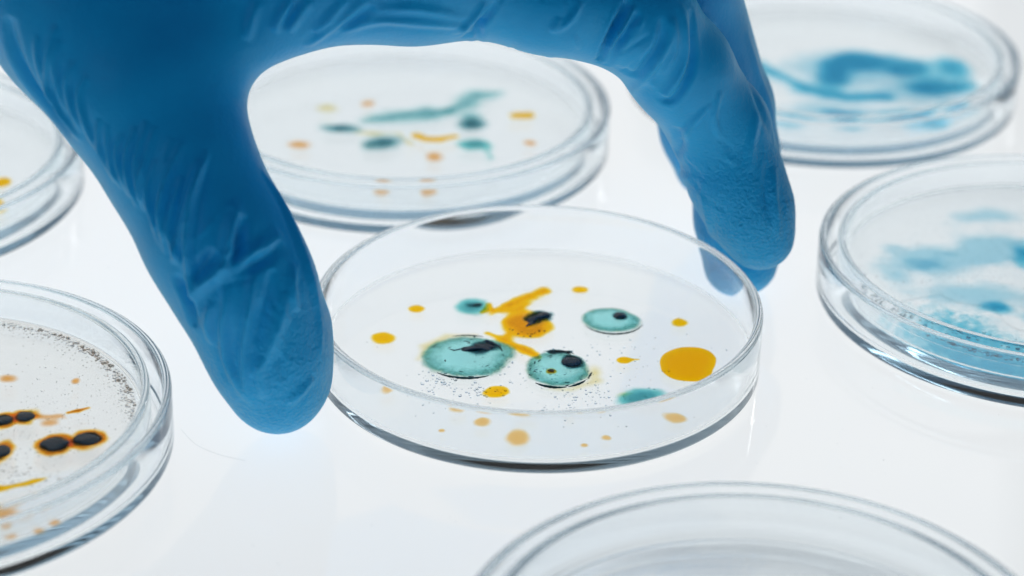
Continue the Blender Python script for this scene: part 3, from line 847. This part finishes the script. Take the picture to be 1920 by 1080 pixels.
# glove folds: width, height (mm), points along the fold
FOLDS = [
    (1.5, -0.938, [(-96.8, -19.9, 79.0), (-96.6, -20.4, 74.4), (-95.3, -20.7, 69.7), (-92.9, -21.0, 65.0), (-89.6, -22.3, 60.8), (-86.1, -25.1, 58.1)]),
    (0.9, 0.625, [(-87.9, -23.2, 79.0), (-89.2, -23.9, 74.5), (-89.8, -23.9, 69.7), (-89.2, -23.9, 65.4), (-87.2, -24.9, 61.5), (-84.0, -26.8, 58.0)]),
    (0.7, 0.5, [(-87.3, -24.0, 76.5), (-88.3, -24.4, 71.9), (-87.8, -24.9, 66.8), (-86.1, -26.0, 62.5)]),
    (0.7, 0.438, [(-91.5, -22.8, 76.9), (-91.7, -23.1, 72.7), (-90.7, -23.3, 68.0), (-88.5, -24.2, 64.1)]),
    (0.8, 0.438, [(-84.6, -25.4, 72.9), (-86.2, -25.7, 68.6), (-85.4, -26.5, 64.2), (-83.5, -27.5, 59.8)]),
    (0.7, 0.438, [(-82.3, -26.5, 71.0), (-83.8, -27.1, 66.9), (-83.2, -27.9, 63.3), (-81.8, -28.5, 59.3), (-79.6, -29.5, 55.8)]),
    (0.65, 0.475, [(-80.0, -29.2, 63.5), (-80.3, -29.3, 59.6), (-79.6, -29.5, 55.8), (-77.3, -31.0, 51.6)]),
    (0.6, 0.475, [(-78.7, -29.7, 62.8), (-78.6, -30.1, 58.6), (-77.9, -30.6, 54.4), (-75.9, -32.0, 50.7)]),
    (0.6, 0.525, [(-75.7, -30.7, 61.3), (-76.8, -31.0, 57.6), (-76.2, -31.7, 54.0), (-74.4, -33.0, 49.7)]),
    (0.65, 0.625, [(-73.2, -30.6, 62.8), (-74.8, -31.7, 57.9), (-74.7, -32.6, 53.4), (-73.0, -34.0, 48.2)]),
    (0.65, 0.625, [(-71.2, -30.3, 63.7), (-72.8, -32.2, 58.2), (-73.0, -33.3, 53.8), (-71.5, -34.9, 47.7)]),
    (0.6, 0.525, [(-69.8, -30.5, 62.9), (-71.1, -32.5, 58.4), (-71.7, -33.8, 54.1), (-70.5, -35.6, 47.0)]),
    (0.8, 0.688, [(-64.7, -31.2, 60.4), (-66.8, -34.0, 55.8), (-68.1, -35.5, 51.0), (-68.4, -36.7, 46.7), (-67.3, -38.6, 41.2)]),
    (0.7, 0.625, [(-61.8, -32.4, 57.1), (-63.0, -35.1, 52.9), (-64.1, -37.1, 49.0), (-65.1, -39.0, 43.9), (-66.4, -39.2, 39.5)]),
    (0.7, 0.688, [(-60.5, -30.8, 58.4), (-61.9, -34.0, 54.4), (-62.8, -36.6, 50.2), (-63.4, -39.1, 45.0), (-63.6, -40.2, 40.1)]),
    (0.6, 0.375, [(-66.5, -31.3, 60.9), (-68.6, -33.8, 56.1), (-69.7, -34.9, 51.7), (-69.9, -36.1, 46.3), (-68.7, -37.6, 42.1)]),
    (1.3, 0.9, [(-56.6, -35.3, 50.1), (-55.0, -35.8, 48.7), (-55.6, -38.0, 46.0), (-56.0, -39.7, 42.9), (-57.3, -41.0, 40.0), (-59.3, -41.4, 38.2), (-61.6, -41.2, 35.9), (-63.6, -40.4, 32.6)]),
    (1.2, -0.875, [(-53.9, -35.6, 48.1), (-54.2, -37.8, 45.3), (-54.7, -39.6, 42.4), (-56.3, -40.9, 39.7)]),
    (1.5, 0.525, [(-47.3, -32.6, 43.3), (-49.1, -36.4, 42.1), (-51.8, -38.7, 41.7), (-54.1, -40.3, 40.3), (-56.3, -41.0, 39.5), (-58.0, -41.6, 37.5)]),
    (1.2, -0.625, [(-47.4, -34.2, 42.1), (-49.5, -37.7, 40.8), (-52.7, -40.1, 39.7), (-55.1, -41.3, 38.3)]),
    (1.2, -0.625, [(-58.5, -40.0, 43.1), (-60.5, -40.9, 40.1), (-62.3, -40.9, 37.3)]),
    (0.8, 0.688, [(-57.0, -41.4, 38.3), (-56.6, -42.5, 33.9), (-57.2, -42.8, 28.5), (-57.0, -42.5, 22.7), (-55.6, -42.7, 18.2), (-53.4, -42.3, 12.9)]),
    (0.8, 0.75, [(-51.7, -40.1, 38.9), (-52.2, -41.9, 34.8), (-52.9, -43.1, 29.8), (-53.6, -43.4, 24.4), (-53.5, -43.4, 19.2), (-52.8, -42.3, 12.3)]),
    (1.3, 0.5, [(-46.1, -38.9, 34.5), (-46.5, -40.7, 31.0), (-47.9, -42.2, 27.3), (-49.9, -43.4, 22.7), (-52.5, -43.6, 18.8)]),
    (1.0, 0.5, [(-50.6, -43.4, 23.3), (-50.6, -43.7, 18.9), (-50.2, -43.1, 14.0)]),
    (0.8, 0.688, [(-61.6, -32.2, 57.1), (-62.8, -35.0, 53.0), (-63.2, -37.4, 48.7), (-63.4, -39.4, 44.2), (-63.3, -40.5, 38.2), (-63.2, -40.6, 32.7)]),
    (0.7, 0.625, [(-64.7, -34.3, 54.8), (-66.4, -36.4, 49.8), (-66.9, -37.6, 46.0), (-66.0, -39.0, 42.4), (-64.3, -40.1, 39.1)]),
    (0.7, 0.562, [(-67.1, -33.2, 57.5), (-68.1, -35.0, 52.9), (-68.4, -36.3, 48.1), (-67.5, -38.1, 43.5)]),
    (0.6, 0.5, [(-69.6, -33.2, 57.4), (-70.6, -34.2, 53.5), (-70.7, -35.1, 49.1), (-69.5, -36.6, 44.9)]),
    (0.6, 0.438, [(-71.3, -32.9, 57.2), (-72.4, -33.7, 53.2), (-72.3, -34.3, 49.7)]),
    (0.9, 0.562, [(-51.7, -24.0, 52.0), (-48.1, -26.4, 46.6), (-44.6, -30.1, 40.2), (-42.0, -33.2, 33.4), (-40.5, -34.7, 25.7), (-40.1, -37.0, 20.1)]),
    (1.0, 0.5, [(-44.9, -34.8, 38.0), (-45.0, -37.8, 34.5), (-44.2, -39.0, 30.1)]),
    (1.2, -0.625, [(-48.5, -38.4, 38.6), (-48.9, -40.9, 34.4), (-50.3, -42.6, 30.2), (-51.3, -43.3, 25.5)]),
    (1.0, -0.875, [(-65.7, -39.6, 37.7), (-64.5, -40.0, 34.6), (-63.4, -40.4, 31.2), (-62.6, -40.1, 26.9)]),
    (0.8, 0.5, [(-59.1, -42.1, 33.6), (-60.3, -41.8, 29.0), (-59.5, -41.5, 24.3)]),
    (1.0, 0.438, [(-46.4, -42.0, 12.3), (-43.9, -41.2, 14.2), (-41.5, -39.3, 16.7)]),
    (0.8, -1.3, [(15.8, 5.4, 75.5), (14.1, 3.4, 72.1), (12.3, 3.1, 67.9), (10.9, 6.0, 62.7), (10.6, 6.2, 62.6)]),
    (0.55, 0.5, [(16.9, 5.1, 74.2), (14.7, 3.5, 70.8), (12.9, 3.5, 67.2), (11.5, 6.9, 61.8)]),
    (0.8, -0.585, [(17.8, 5.1, 73.3), (15.6, 3.7, 69.6), (13.5, 4.1, 65.7), (12.0, 7.6, 61.1)]),
    (0.9, -0.52, [(22.1, 6.0, 71.8), (22.3, 5.3, 67.9), (20.2, 5.5, 63.5), (17.6, 7.8, 59.4), (15.3, 7.0, 60.9)]),
    (0.9, 0.39, [(24.1, 7.2, 72.0), (24.3, 6.2, 67.6), (22.0, 6.1, 62.6), (19.4, 8.6, 57.9), (17.4, 15.4, 52.1)]),
    (0.9, -0.585, [(28.0, 11.2, 71.8), (28.6, 9.9, 67.4), (28.7, 9.3, 62.1), (27.5, 8.8, 57.7), (24.5, 9.7, 53.2), (21.5, 8.9, 56.7)]),
    (1.0, 0.455, [(25.9, 9.7, 73.6), (27.1, 8.3, 68.0), (27.4, 8.4, 63.1), (26.2, 8.4, 58.7), (23.6, 9.3, 54.5), (20.1, 8.2, 58.3)]),
    (0.8, 0.293, [(24.4, 7.1, 71.5), (25.3, 6.8, 68.0), (24.8, 6.9, 63.6), (22.7, 7.5, 59.6)]),
    (0.7, 0.4, [(33.1, 11.3, 52.1), (30.4, 11.4, 48.8), (28.8, 12.9, 45.5), (27.7, 15.6, 41.7)]),
    (1.1, -0.52, [(26.8, 13.2, 46.0), (27.7, 15.6, 41.7), (27.3, 20.0, 37.1)]),
    (1.4, 0.455, [(29.3, 58.1, 17.2), (29.7, 18.4, 32.6), (31.0, 17.4, 29.2)]),
    (0.9, 0.325, [(47.1, 17.3, 36.2), (47.3, 13.9, 29.9), (48.6, 13.4, 21.5)]),
    (1.0, -0.325, [(45.5, 16.4, 37.9), (45.3, 13.7, 32.6), (46.6, 12.4, 25.3)]),
    (1.1, 0.325, [(42.9, 18.7, 47.9), (42.1, 15.3, 42.8), (41.8, 13.5, 36.5)]),
    (0.7, 0.35, [(34.8, 12.2, 54.3), (33.9, 12.1, 49.2), (35.4, 13.1, 43.7)]),
    (1.0, 0.227, [(33.4, 14.1, 37.3), (32.7, 15.1, 30.3), (34.4, 16.8, 22.8), (38.0, 27.1, 11.7)]),
    (0.8, 0.45, [(-17.1, -4.8, 71.8), (-13.8, -5.6, 74.8), (-11.3, -5.6, 78.4)]),
    (0.8, -0.5, [(-15.5, -1.9, 69.8), (-12.4, -3.9, 73.0), (-10.0, -4.7, 76.9), (-9.2, -4.6, 78.7)]),
    (0.8, -0.9, [(-13.0, 6.9, 66.6), (-12.4, -3.3, 72.2), (-11.6, -4.7, 75.1)]),
    (0.8, 0.35, [(6.6, 0.6, 77.1), (5.1, -0.5, 73.9), (1.8, -1.0, 71.0)]),
    (0.7, 0.3, [(2.8, -1.3, 74.2), (1.2, -1.1, 71.1)]),
    (1.0, 0.625, [(-43.3, -11.0, 80.3), (-45.6, -11.2, 77.4), (-47.7, -11.1, 73.9)]),
    (1.0, 0.562, [(-46.4, -11.5, 80.3), (-48.0, -11.7, 78.0), (-50.0, -11.8, 74.1)]),
    (1.1, -0.5, [(-44.8, -11.3, 80.3), (-46.7, -11.4, 77.4), (-48.6, -11.5, 74.5)]),
    (1.0, 0.438, [(-52.7, -12.1, 80.4), (-54.1, -12.8, 76.3), (-54.8, -13.7, 73.2)]),
    (1.0, 0.45, [(-32.6, -10.6, 80.3), (-35.9, -9.9, 77.1), (-40.2, -9.0, 73.7), (-44.5, -7.7, 69.7)]),
    (0.9, -0.4, [(-31.7, -10.4, 79.3), (-35.0, -9.7, 76.6), (-38.4, -8.6, 73.6)]),
    (1.0, 0.5, [(-36.7, -10.6, 80.3), (-39.6, -10.0, 76.6), (-42.9, -9.5, 73.4)]),
    (1.0, 0.4, [(-37.8, -8.1, 73.0), (-29.8, -9.4, 76.0), (-19.0, -7.8, 74.9), (-12.2, -2.6, 71.5)]),
    (1.0, 0.35, [(-31.7, -10.1, 78.1), (-22.8, -10.2, 78.6), (-14.1, -6.0, 75.4)]),
    (1.2, 0.26, [(41.2, 33.8, 58.5), (45.4, 36.4, 45.8), (49.1, 38.4, 34.2)]),
    (1.2, -0.26, [(39.6, 31.1, 54.9), (43.0, 20.4, 49.0), (46.8, 19.9, 39.9)]),
    (0.5, -0.1145039577125394, [(-57.4, -40.0, 42.9), (-56.1, -39.4, 43.8), (-54.7, -38.4, 44.6), (-53.5, -37.4, 45.3)]),
    (0.5, 0.10868764970661349, [(-58.3, -40.4, 41.9), (-57.0, -40.2, 42.1), (-55.5, -39.9, 42.3), (-54.3, -39.5, 42.4)]),
    (0.5, -0.1381240776428967, [(-59.1, -41.5, 37.5), (-57.9, -41.5, 38.1), (-56.5, -41.3, 38.7), (-55.3, -41.0, 39.2)]),
    (0.5, -0.0871140893564141, [(-54.5, -40.5, 40.0), (-53.5, -40.1, 40.3), (-52.3, -39.5, 40.6), (-51.4, -38.9, 40.8)]),
    (0.5, 0.12427165352500823, [(-53.2, -39.7, 40.9), (-52.1, -38.7, 42.0), (-50.8, -37.3, 42.9), (-49.8, -35.8, 43.7)]),
    (0.5, -0.13909799943042372, [(-59.7, -41.2, 38.6), (-58.1, -41.2, 39.0), (-56.3, -41.1, 39.3), (-54.8, -40.8, 39.5)]),
    (0.5, 0.13010753271280484, [(-62.7, -39.6, 43.9), (-61.3, -39.2, 45.5), (-59.7, -38.5, 46.9), (-58.4, -37.5, 48.2)]),
    (0.5, 0.1125826613673179, [(-59.5, -41.4, 38.0), (-57.9, -41.4, 38.5), (-55.9, -41.1, 39.0), (-54.3, -40.7, 39.3)]),
    (0.5, -0.12287542832983567, [(-56.7, -41.8, 36.9), (-54.7, -41.5, 37.3), (-52.5, -40.9, 37.6), (-50.6, -40.2, 37.8)]),
    (0.5, -0.11696783143911296, [(-56.9, -40.6, 41.1), (-56.0, -40.2, 41.6), (-54.8, -39.7, 42.1), (-53.9, -39.2, 42.6)]),
    (0.5, 0.06796662837987555, [(12.4, 2.9, 68.9), (13.9, 3.2, 69.9), (15.8, 3.8, 70.9), (17.3, 4.4, 71.8)]),
    (0.5, 0.1385490322165381, [(14.4, 3.5, 68.4), (15.6, 3.7, 69.5), (17.0, 4.1, 70.5), (18.2, 4.6, 71.5)]),
    (0.5, 0.1095766296929231, [(17.6, 4.2, 67.9), (18.0, 4.2, 69.9), (18.6, 4.8, 71.9), (18.9, 5.6, 73.6)]),
    (0.5, -0.06692736342348707, [(13.4, 3.3, 68.2), (14.4, 3.4, 68.9), (15.7, 3.7, 69.5), (16.7, 4.0, 70.2)]),
    (0.5, 0.07405790919122082, [(10.9, 2.9, 67.6), (11.9, 2.7, 69.1), (13.2, 3.0, 70.5), (14.3, 3.4, 71.8)]),
    (0.5, 0.09390760959265282, [(20.3, 5.3, 64.1), (20.6, 4.8, 66.8), (21.2, 5.0, 69.2), (21.5, 5.6, 71.5)]),
    (0.5, -0.11581135219007357, [(14.1, 6.6, 61.7), (15.5, 7.6, 60.2), (17.4, 5.7, 62.5), (18.9, 5.0, 64.3)]),
    (0.5, -0.14427923125846548, [(14.7, 4.7, 64.5), (16.3, 4.2, 66.2), (18.4, 4.3, 67.7), (20.1, 4.7, 69.0)]),
    (0.5, 0.14887103380409528, [(28.9, 16.5, 38.5), (30.0, 16.1, 37.5), (31.3, 15.3, 36.7), (32.4, 14.8, 35.8)]),
    (0.5, 0.1019625386727037, [(30.8, 16.5, 34.0), (31.7, 15.6, 33.6), (33.0, 14.5, 33.2), (34.0, 13.9, 32.6)]),
    (0.5, -0.11304392610081965, [(30.5, 16.9, 33.6), (31.5, 15.9, 32.2), (32.8, 14.8, 30.9), (33.8, 14.3, 29.3)]),
    (0.5, 0.11334046880998402, [(29.0, 55.8, 20.8), (29.7, 56.4, 18.6), (30.7, 56.9, 16.4), (31.4, 57.4, 14.1)]),
    (0.5, 0.08703635760290304, [(30.0, 15.5, 38.7), (31.2, 15.1, 37.8), (32.7, 14.4, 37.0), (33.9, 14.0, 36.1)]),
    (0.5, -0.08790150258690838, [(34.7, 12.9, 44.4), (36.0, 13.2, 43.0), (37.7, 13.5, 41.5), (39.0, 13.6, 40.0)]),
    (0.5, 0.11845850924272816, [(35.6, 13.3, 40.5), (36.7, 13.4, 39.7), (38.2, 13.4, 38.8), (39.3, 13.4, 38.0)]),
    (0.5, -0.09945876593052483, [(32.8, 15.0, 30.1), (34.4, 13.9, 29.5), (36.4, 13.0, 28.7), (38.1, 12.4, 27.8)]),
    (0.5, 0.08435398929009218, [(28.3, 17.0, 38.7), (29.1, 17.3, 36.8), (30.2, 16.8, 35.2), (30.9, 16.4, 33.6)]),
    (0.5, -0.13773548413122663, [(-58.1, -41.7, 20.4), (-57.9, -41.6, 19.0), (-57.5, -41.7, 17.7), (-57.4, -41.4, 16.2)]),
    (0.5, -0.09791451525892958, [(-48.3, -41.0, 33.5), (-47.6, -41.1, 32.0), (-46.6, -40.9, 30.3), (-45.9, -40.9, 28.6)]),
    (0.5, 0.09777940654121267, [(-47.7, -41.9, 28.6), (-47.3, -42.0, 27.0), (-46.5, -41.9, 25.2), (-46.0, -42.0, 23.6)]),
    (0.5, 0.11029843498404698, [(-46.8, -40.8, 31.3), (-46.4, -40.7, 30.4), (-45.6, -40.5, 29.4), (-45.2, -40.4, 28.5)]),
    (0.5, 0.10894749440771477, [(-48.6, -40.9, 33.9), (-48.6, -41.3, 32.7), (-48.3, -41.6, 31.4), (-48.4, -41.9, 30.2)]),
    (0.5, -0.13291726911073964, [(-46.9, -42.4, 23.8), (-46.9, -42.7, 21.8), (-46.7, -42.9, 19.7), (-46.7, -43.0, 17.6)]),
    (0.5, 0.11192580636175063, [(-48.2, -42.6, 25.7), (-47.0, -42.4, 23.9), (-45.5, -42.1, 21.9), (-44.3, -41.7, 20.0)]),
    (0.5, -0.10724677218742423, [(-49.6, -42.0, 31.9), (-48.7, -41.9, 30.8), (-47.5, -41.6, 29.6), (-46.7, -41.4, 28.5)]),
    (0.5, 0.14747913515232372, [(5.3, 0.1, 70.5), (5.6, 0.7, 69.3), (6.1, 1.6, 67.8), (6.4, 2.6, 66.3)]),
    (0.5, -0.10811733364974993, [(3.2, -0.1, 79.5), (3.4, -0.4, 78.7), (3.8, -0.5, 77.9), (3.9, -0.7, 77.0)]),
    (0.5, -0.13411488862982227, [(-5.9, 1.5, 67.4), (-6.0, 6.5, 64.7), (-5.7, 6.3, 64.6), (-5.5, 6.2, 64.6)]),
    (0.5, 0.08234327803680858, [(0.1, 6.1, 63.4), (0.7, 6.1, 63.3), (1.5, 6.1, 63.2), (2.1, 6.1, 63.2)]),
    (0.5, -0.13713201980989442, [(-1.2, -1.3, 80.2), (-1.2, -1.6, 79.3), (-0.8, -1.8, 78.4), (-0.8, -1.9, 77.4)]),
    (0.5, -0.13690040412653037, [(-8.3, -4.0, 81.2), (-8.4, -4.2, 80.2), (-8.3, -4.2, 79.0), (-8.4, -4.2, 77.9)]),
]



def hand_sdf(P):
    t = limb(P, THUMB, 5)
    t = smin(t, limb(P, THUMB_PAD, 5), 5)
    idx, mid, rin, pin = limb(P, INDEX, 3), limb(P, MIDDLE, 3), limb(P, RING, 3), limb(P, PINKY, 3)
    m = None
    for c in META:
        d = limb(P, c)
        m = d if m is None else smin(m, d, 8)
    m = smin(m, limb(P, ARM, 10), 14)
    m = smin(m, smin(limb(P, WEB[0], 6), limb(P, WEB[1], 6), 10), 14)
    m = smin(m, t, 12)
    f = smin(smin(smin(idx, mid, 0.4), rin, 0.4), pin, 0.4)
    return smin(m, f, 5)


def surface_nets(lo, hi, h, fun):
    lo = np.array(lo, float)
    n = np.ceil((np.array(hi) - lo) / h).astype(int) + 1
    ax = [lo[i] + h * np.arange(n[i]) for i in range(3)]
    # coarse pass: skip blocks far from the skin
    B = 8
    V = np.full(n, 50.0, np.float32)
    cb = [np.arange(0, n[i], B) for i in range(3)]
    C = np.stack(np.meshgrid(*[lo[i] + h * (cb[i] + B / 2) for i in range(3)], indexing='ij'), -1).reshape(-1, 3).astype(np.float32)
    dc = hand_sdf(C)
    near = np.abs(dc) < h * B * 0.95 + 1.0
    ids = np.stack(np.meshgrid(*cb, indexing='ij'), -1).reshape(-1, 3)
    off = np.stack(np.meshgrid(*[np.arange(B)] * 3, indexing='ij'), -1).reshape(-1, 3)
    for k, (b, d) in enumerate(zip(ids, dc)):
        if not near[k]:
            V[b[0]:b[0] + B, b[1]:b[1] + B, b[2]:b[2] + B] = d
    G = (ids[near][:, None] + off[None]).reshape(-1, 3)
    G = G[(G < n).all(1)]
    for s in range(0, len(G), 400000):
        g = G[s:s + 400000]
        V[tuple(g.T)] = fun((lo + h * g).astype(np.float32))
    ins = V < 0
    acc = np.zeros(tuple(n - 1) + (3,), np.float32)
    ne = np.zeros(n - 1, np.float32)

    def sl(o):
        return tuple(slice(o[k], n[k] - 1 + o[k]) for k in range(3))
    for d in range(3):
        oth = [k for k in range(3) if k != d]
        for a in (0, 1):
            for b in (0, 1):
                o0 = [0, 0, 0]
                o0[oth[0]] = a
                o0[oth[1]] = b
                o1 = list(o0)
                o1[d] = 1
                A, Bv = V[sl(o0)], V[sl(o1)]
                c = (A < 0) != (Bv < 0)
                acc[..., d] += np.where(c, A / np.where(c, A - Bv, 1), 0)
                acc[..., oth[0]] += a * c
                acc[..., oth[1]] += b * c
                ne += c
    act = ne > 0
    idx = -np.ones(n - 1, np.int64)
    idx[act] = np.arange(act.sum())
    verts = lo + h * (np.argwhere(act) + acc[act] / ne[act][:, None])
    faces = []
    for d in range(3):
        oth = [(d + 1) % 3, (d + 2) % 3]
        s0 = [slice(1, n[k] - 1) for k in range(3)]
        s0[d] = slice(0, n[d] - 1)
        s1 = list(s0)
        s1[d] = slice(1, n[d])
        e = np.argwhere(ins[tuple(s0)] != ins[tuple(s1)])
        base = np.array([1, 1, 1])
        base[d] = 0
        e = e + base
        flip = ins[tuple(e.T)]
        q = []
        for da, db in ((-1, -1), (0, -1), (0, 0), (-1, 0)):
            o = e.copy()
            o[:, oth[0]] += da
            o[:, oth[1]] += db
            q.append(idx[tuple(o.T)])
        q = np.stack(q, 1)
        q[~flip] = q[~flip][:, ::-1]
        faces.append(q)
    return verts, np.concatenate(faces)


def vertex_normals(v, f):
    nf = np.cross(v[f[:, 2]] - v[f[:, 0]], v[f[:, 3]] - v[f[:, 1]])
    n = np.zeros_like(v)
    for k in range(4):
        np.add.at(n, f[:, k], nf)
    return n / (np.linalg.norm(n, axis=1)[:, None] + 1e-12)


def smooth(v, f, it, lam=0.5):
    e = np.concatenate([f[:, [0, 1]], f[:, [1, 2]], f[:, [2, 3]], f[:, [3, 0]]])
    cnt = np.bincount(e.ravel(), minlength=len(v)).astype(float)[:, None]
    for i in range(it):
        a = np.zeros_like(v)
        np.add.at(a, e[:, 0], v[e[:, 1]])
        np.add.at(a, e[:, 1], v[e[:, 0]])
        v = v + lam * (a / cnt - v)
    return v


def subdivide(v, f):
    """one level of linear quad subdivision"""
    e = np.sort(np.concatenate([f[:, [0, 1]], f[:, [1, 2]], f[:, [2, 3]], f[:, [3, 0]]]), 1)
    ue, inv = np.unique(e, axis=0, return_inverse=True)
    inv = inv.ravel()
    m = len(f)
    ne = len(v) + inv.reshape(4, m)
    c = len(v) + len(ue) + np.arange(m)
    nv = np.concatenate([v, (v[ue[:, 0]] + v[ue[:, 1]]) / 2, v[f].mean(1)])
    q = [np.stack([f[:, k], ne[k], c, ne[(k - 1) % 4]], 1) for k in range(4)]
    return nv, np.concatenate(q)


def seg_dist(P, pts):
    """distance to a polyline, position along it (0..1) and signed side offset vector"""
    best = np.full(len(P), 1e9)
    par = np.zeros(len(P))
    L = np.linalg.norm(np.diff(pts, axis=0), axis=1)
    cum = np.concatenate([[0], np.cumsum(L)])
    for i in range(len(pts) - 1):
        ba = pts[i + 1] - pts[i]
        t = np.clip(((P - pts[i]) @ ba) / (ba @ ba), 0, 1)
        d = np.linalg.norm(P - pts[i] - t[:, None] * ba, axis=1)
        m = d < best
        best[m] = d[m]
        par[m] = (cum[i] + t[m] * L[i]) / cum[-1]
    return best, par


def catmull(pts, n=6):
    p = np.array(pts, float)
    p = np.concatenate([[2 * p[0] - p[1]], p, [2 * p[-1] - p[-2]]])
    out = []
    for i in range(1, len(p) - 2):
        for t in np.arange(n) / n:
            out.append(.5 * ((2 * p[i]) + (p[i + 1] - p[i - 1]) * t + (2 * p[i - 1] - 5 * p[i] + 4 * p[i + 1] - p[i + 2]) * t * t
                             + (-p[i - 1] + 3 * p[i] - 3 * p[i + 1] + p[i + 2]) * t ** 3))
    out.append(p[-2])
    return np.array(out)


def build_hand(with_folds=True):
    v, f = surface_nets((-235, -60, -2), (64, 100, 200), 0.95, hand_sdf)
    v = smooth(v, f, 6, 0.5)
    v, f = subdivide(v, f)
    v = smooth(v, f, 2, 0.5)
    nrm = vertex_normals(v, f)
    disp = np.zeros(len(v))
    if with_folds:
        for (width, amp, pts) in FOLDS:
            c = catmull(pts)
            lo, hi = c.min(0) - 4 * width, c.max(0) + 4 * width
            sel = np.where(((v > lo) & (v < hi)).all(1))[0]
            if not len(sel):
                continue
            d, t = seg_dist(v[sel], c)
            ends = np.sin(np.pi * np.clip(t, 0, 1)) ** 0.6
            x = d / width
            w = np.exp(-np.abs(x) ** 1.5) - 0.16 * np.exp(-((x - 1.7) / 0.8) ** 2)
            disp[sel] += 1.9 * amp * ends * w
    v = v + nrm * disp[:, None]
    me = bpy.data.meshes.new("gloved_hand")
    me.from_pydata((v * MM).tolist(), [], f.tolist())
    me.update()
    # textured grip: strongest on the last finger bones, fades up the fingers
    g = np.zeros(len(v))
    for pts in (INDEX[:4], MIDDLE[:4], RING[:3], THUMB[:4]):
        d, t = seg_dist(v, np.array([q[:3] for q in pts], float))
        g = np.maximum(g, np.clip((16 - d) / 6, 0, 1) * np.clip(1.15 - t, 0, 1))
    at = me.attributes.new('grip', 'FLOAT', 'POINT')
    at.data.foreach_set('value', g.astype(np.float32))
    o = link("gloved_hand", me, GLOVE)
    tag(o, "hand in a wrinkled blue nitrile glove gripping the centre dish", "gloved hand")
    return o


hand = build_hand()
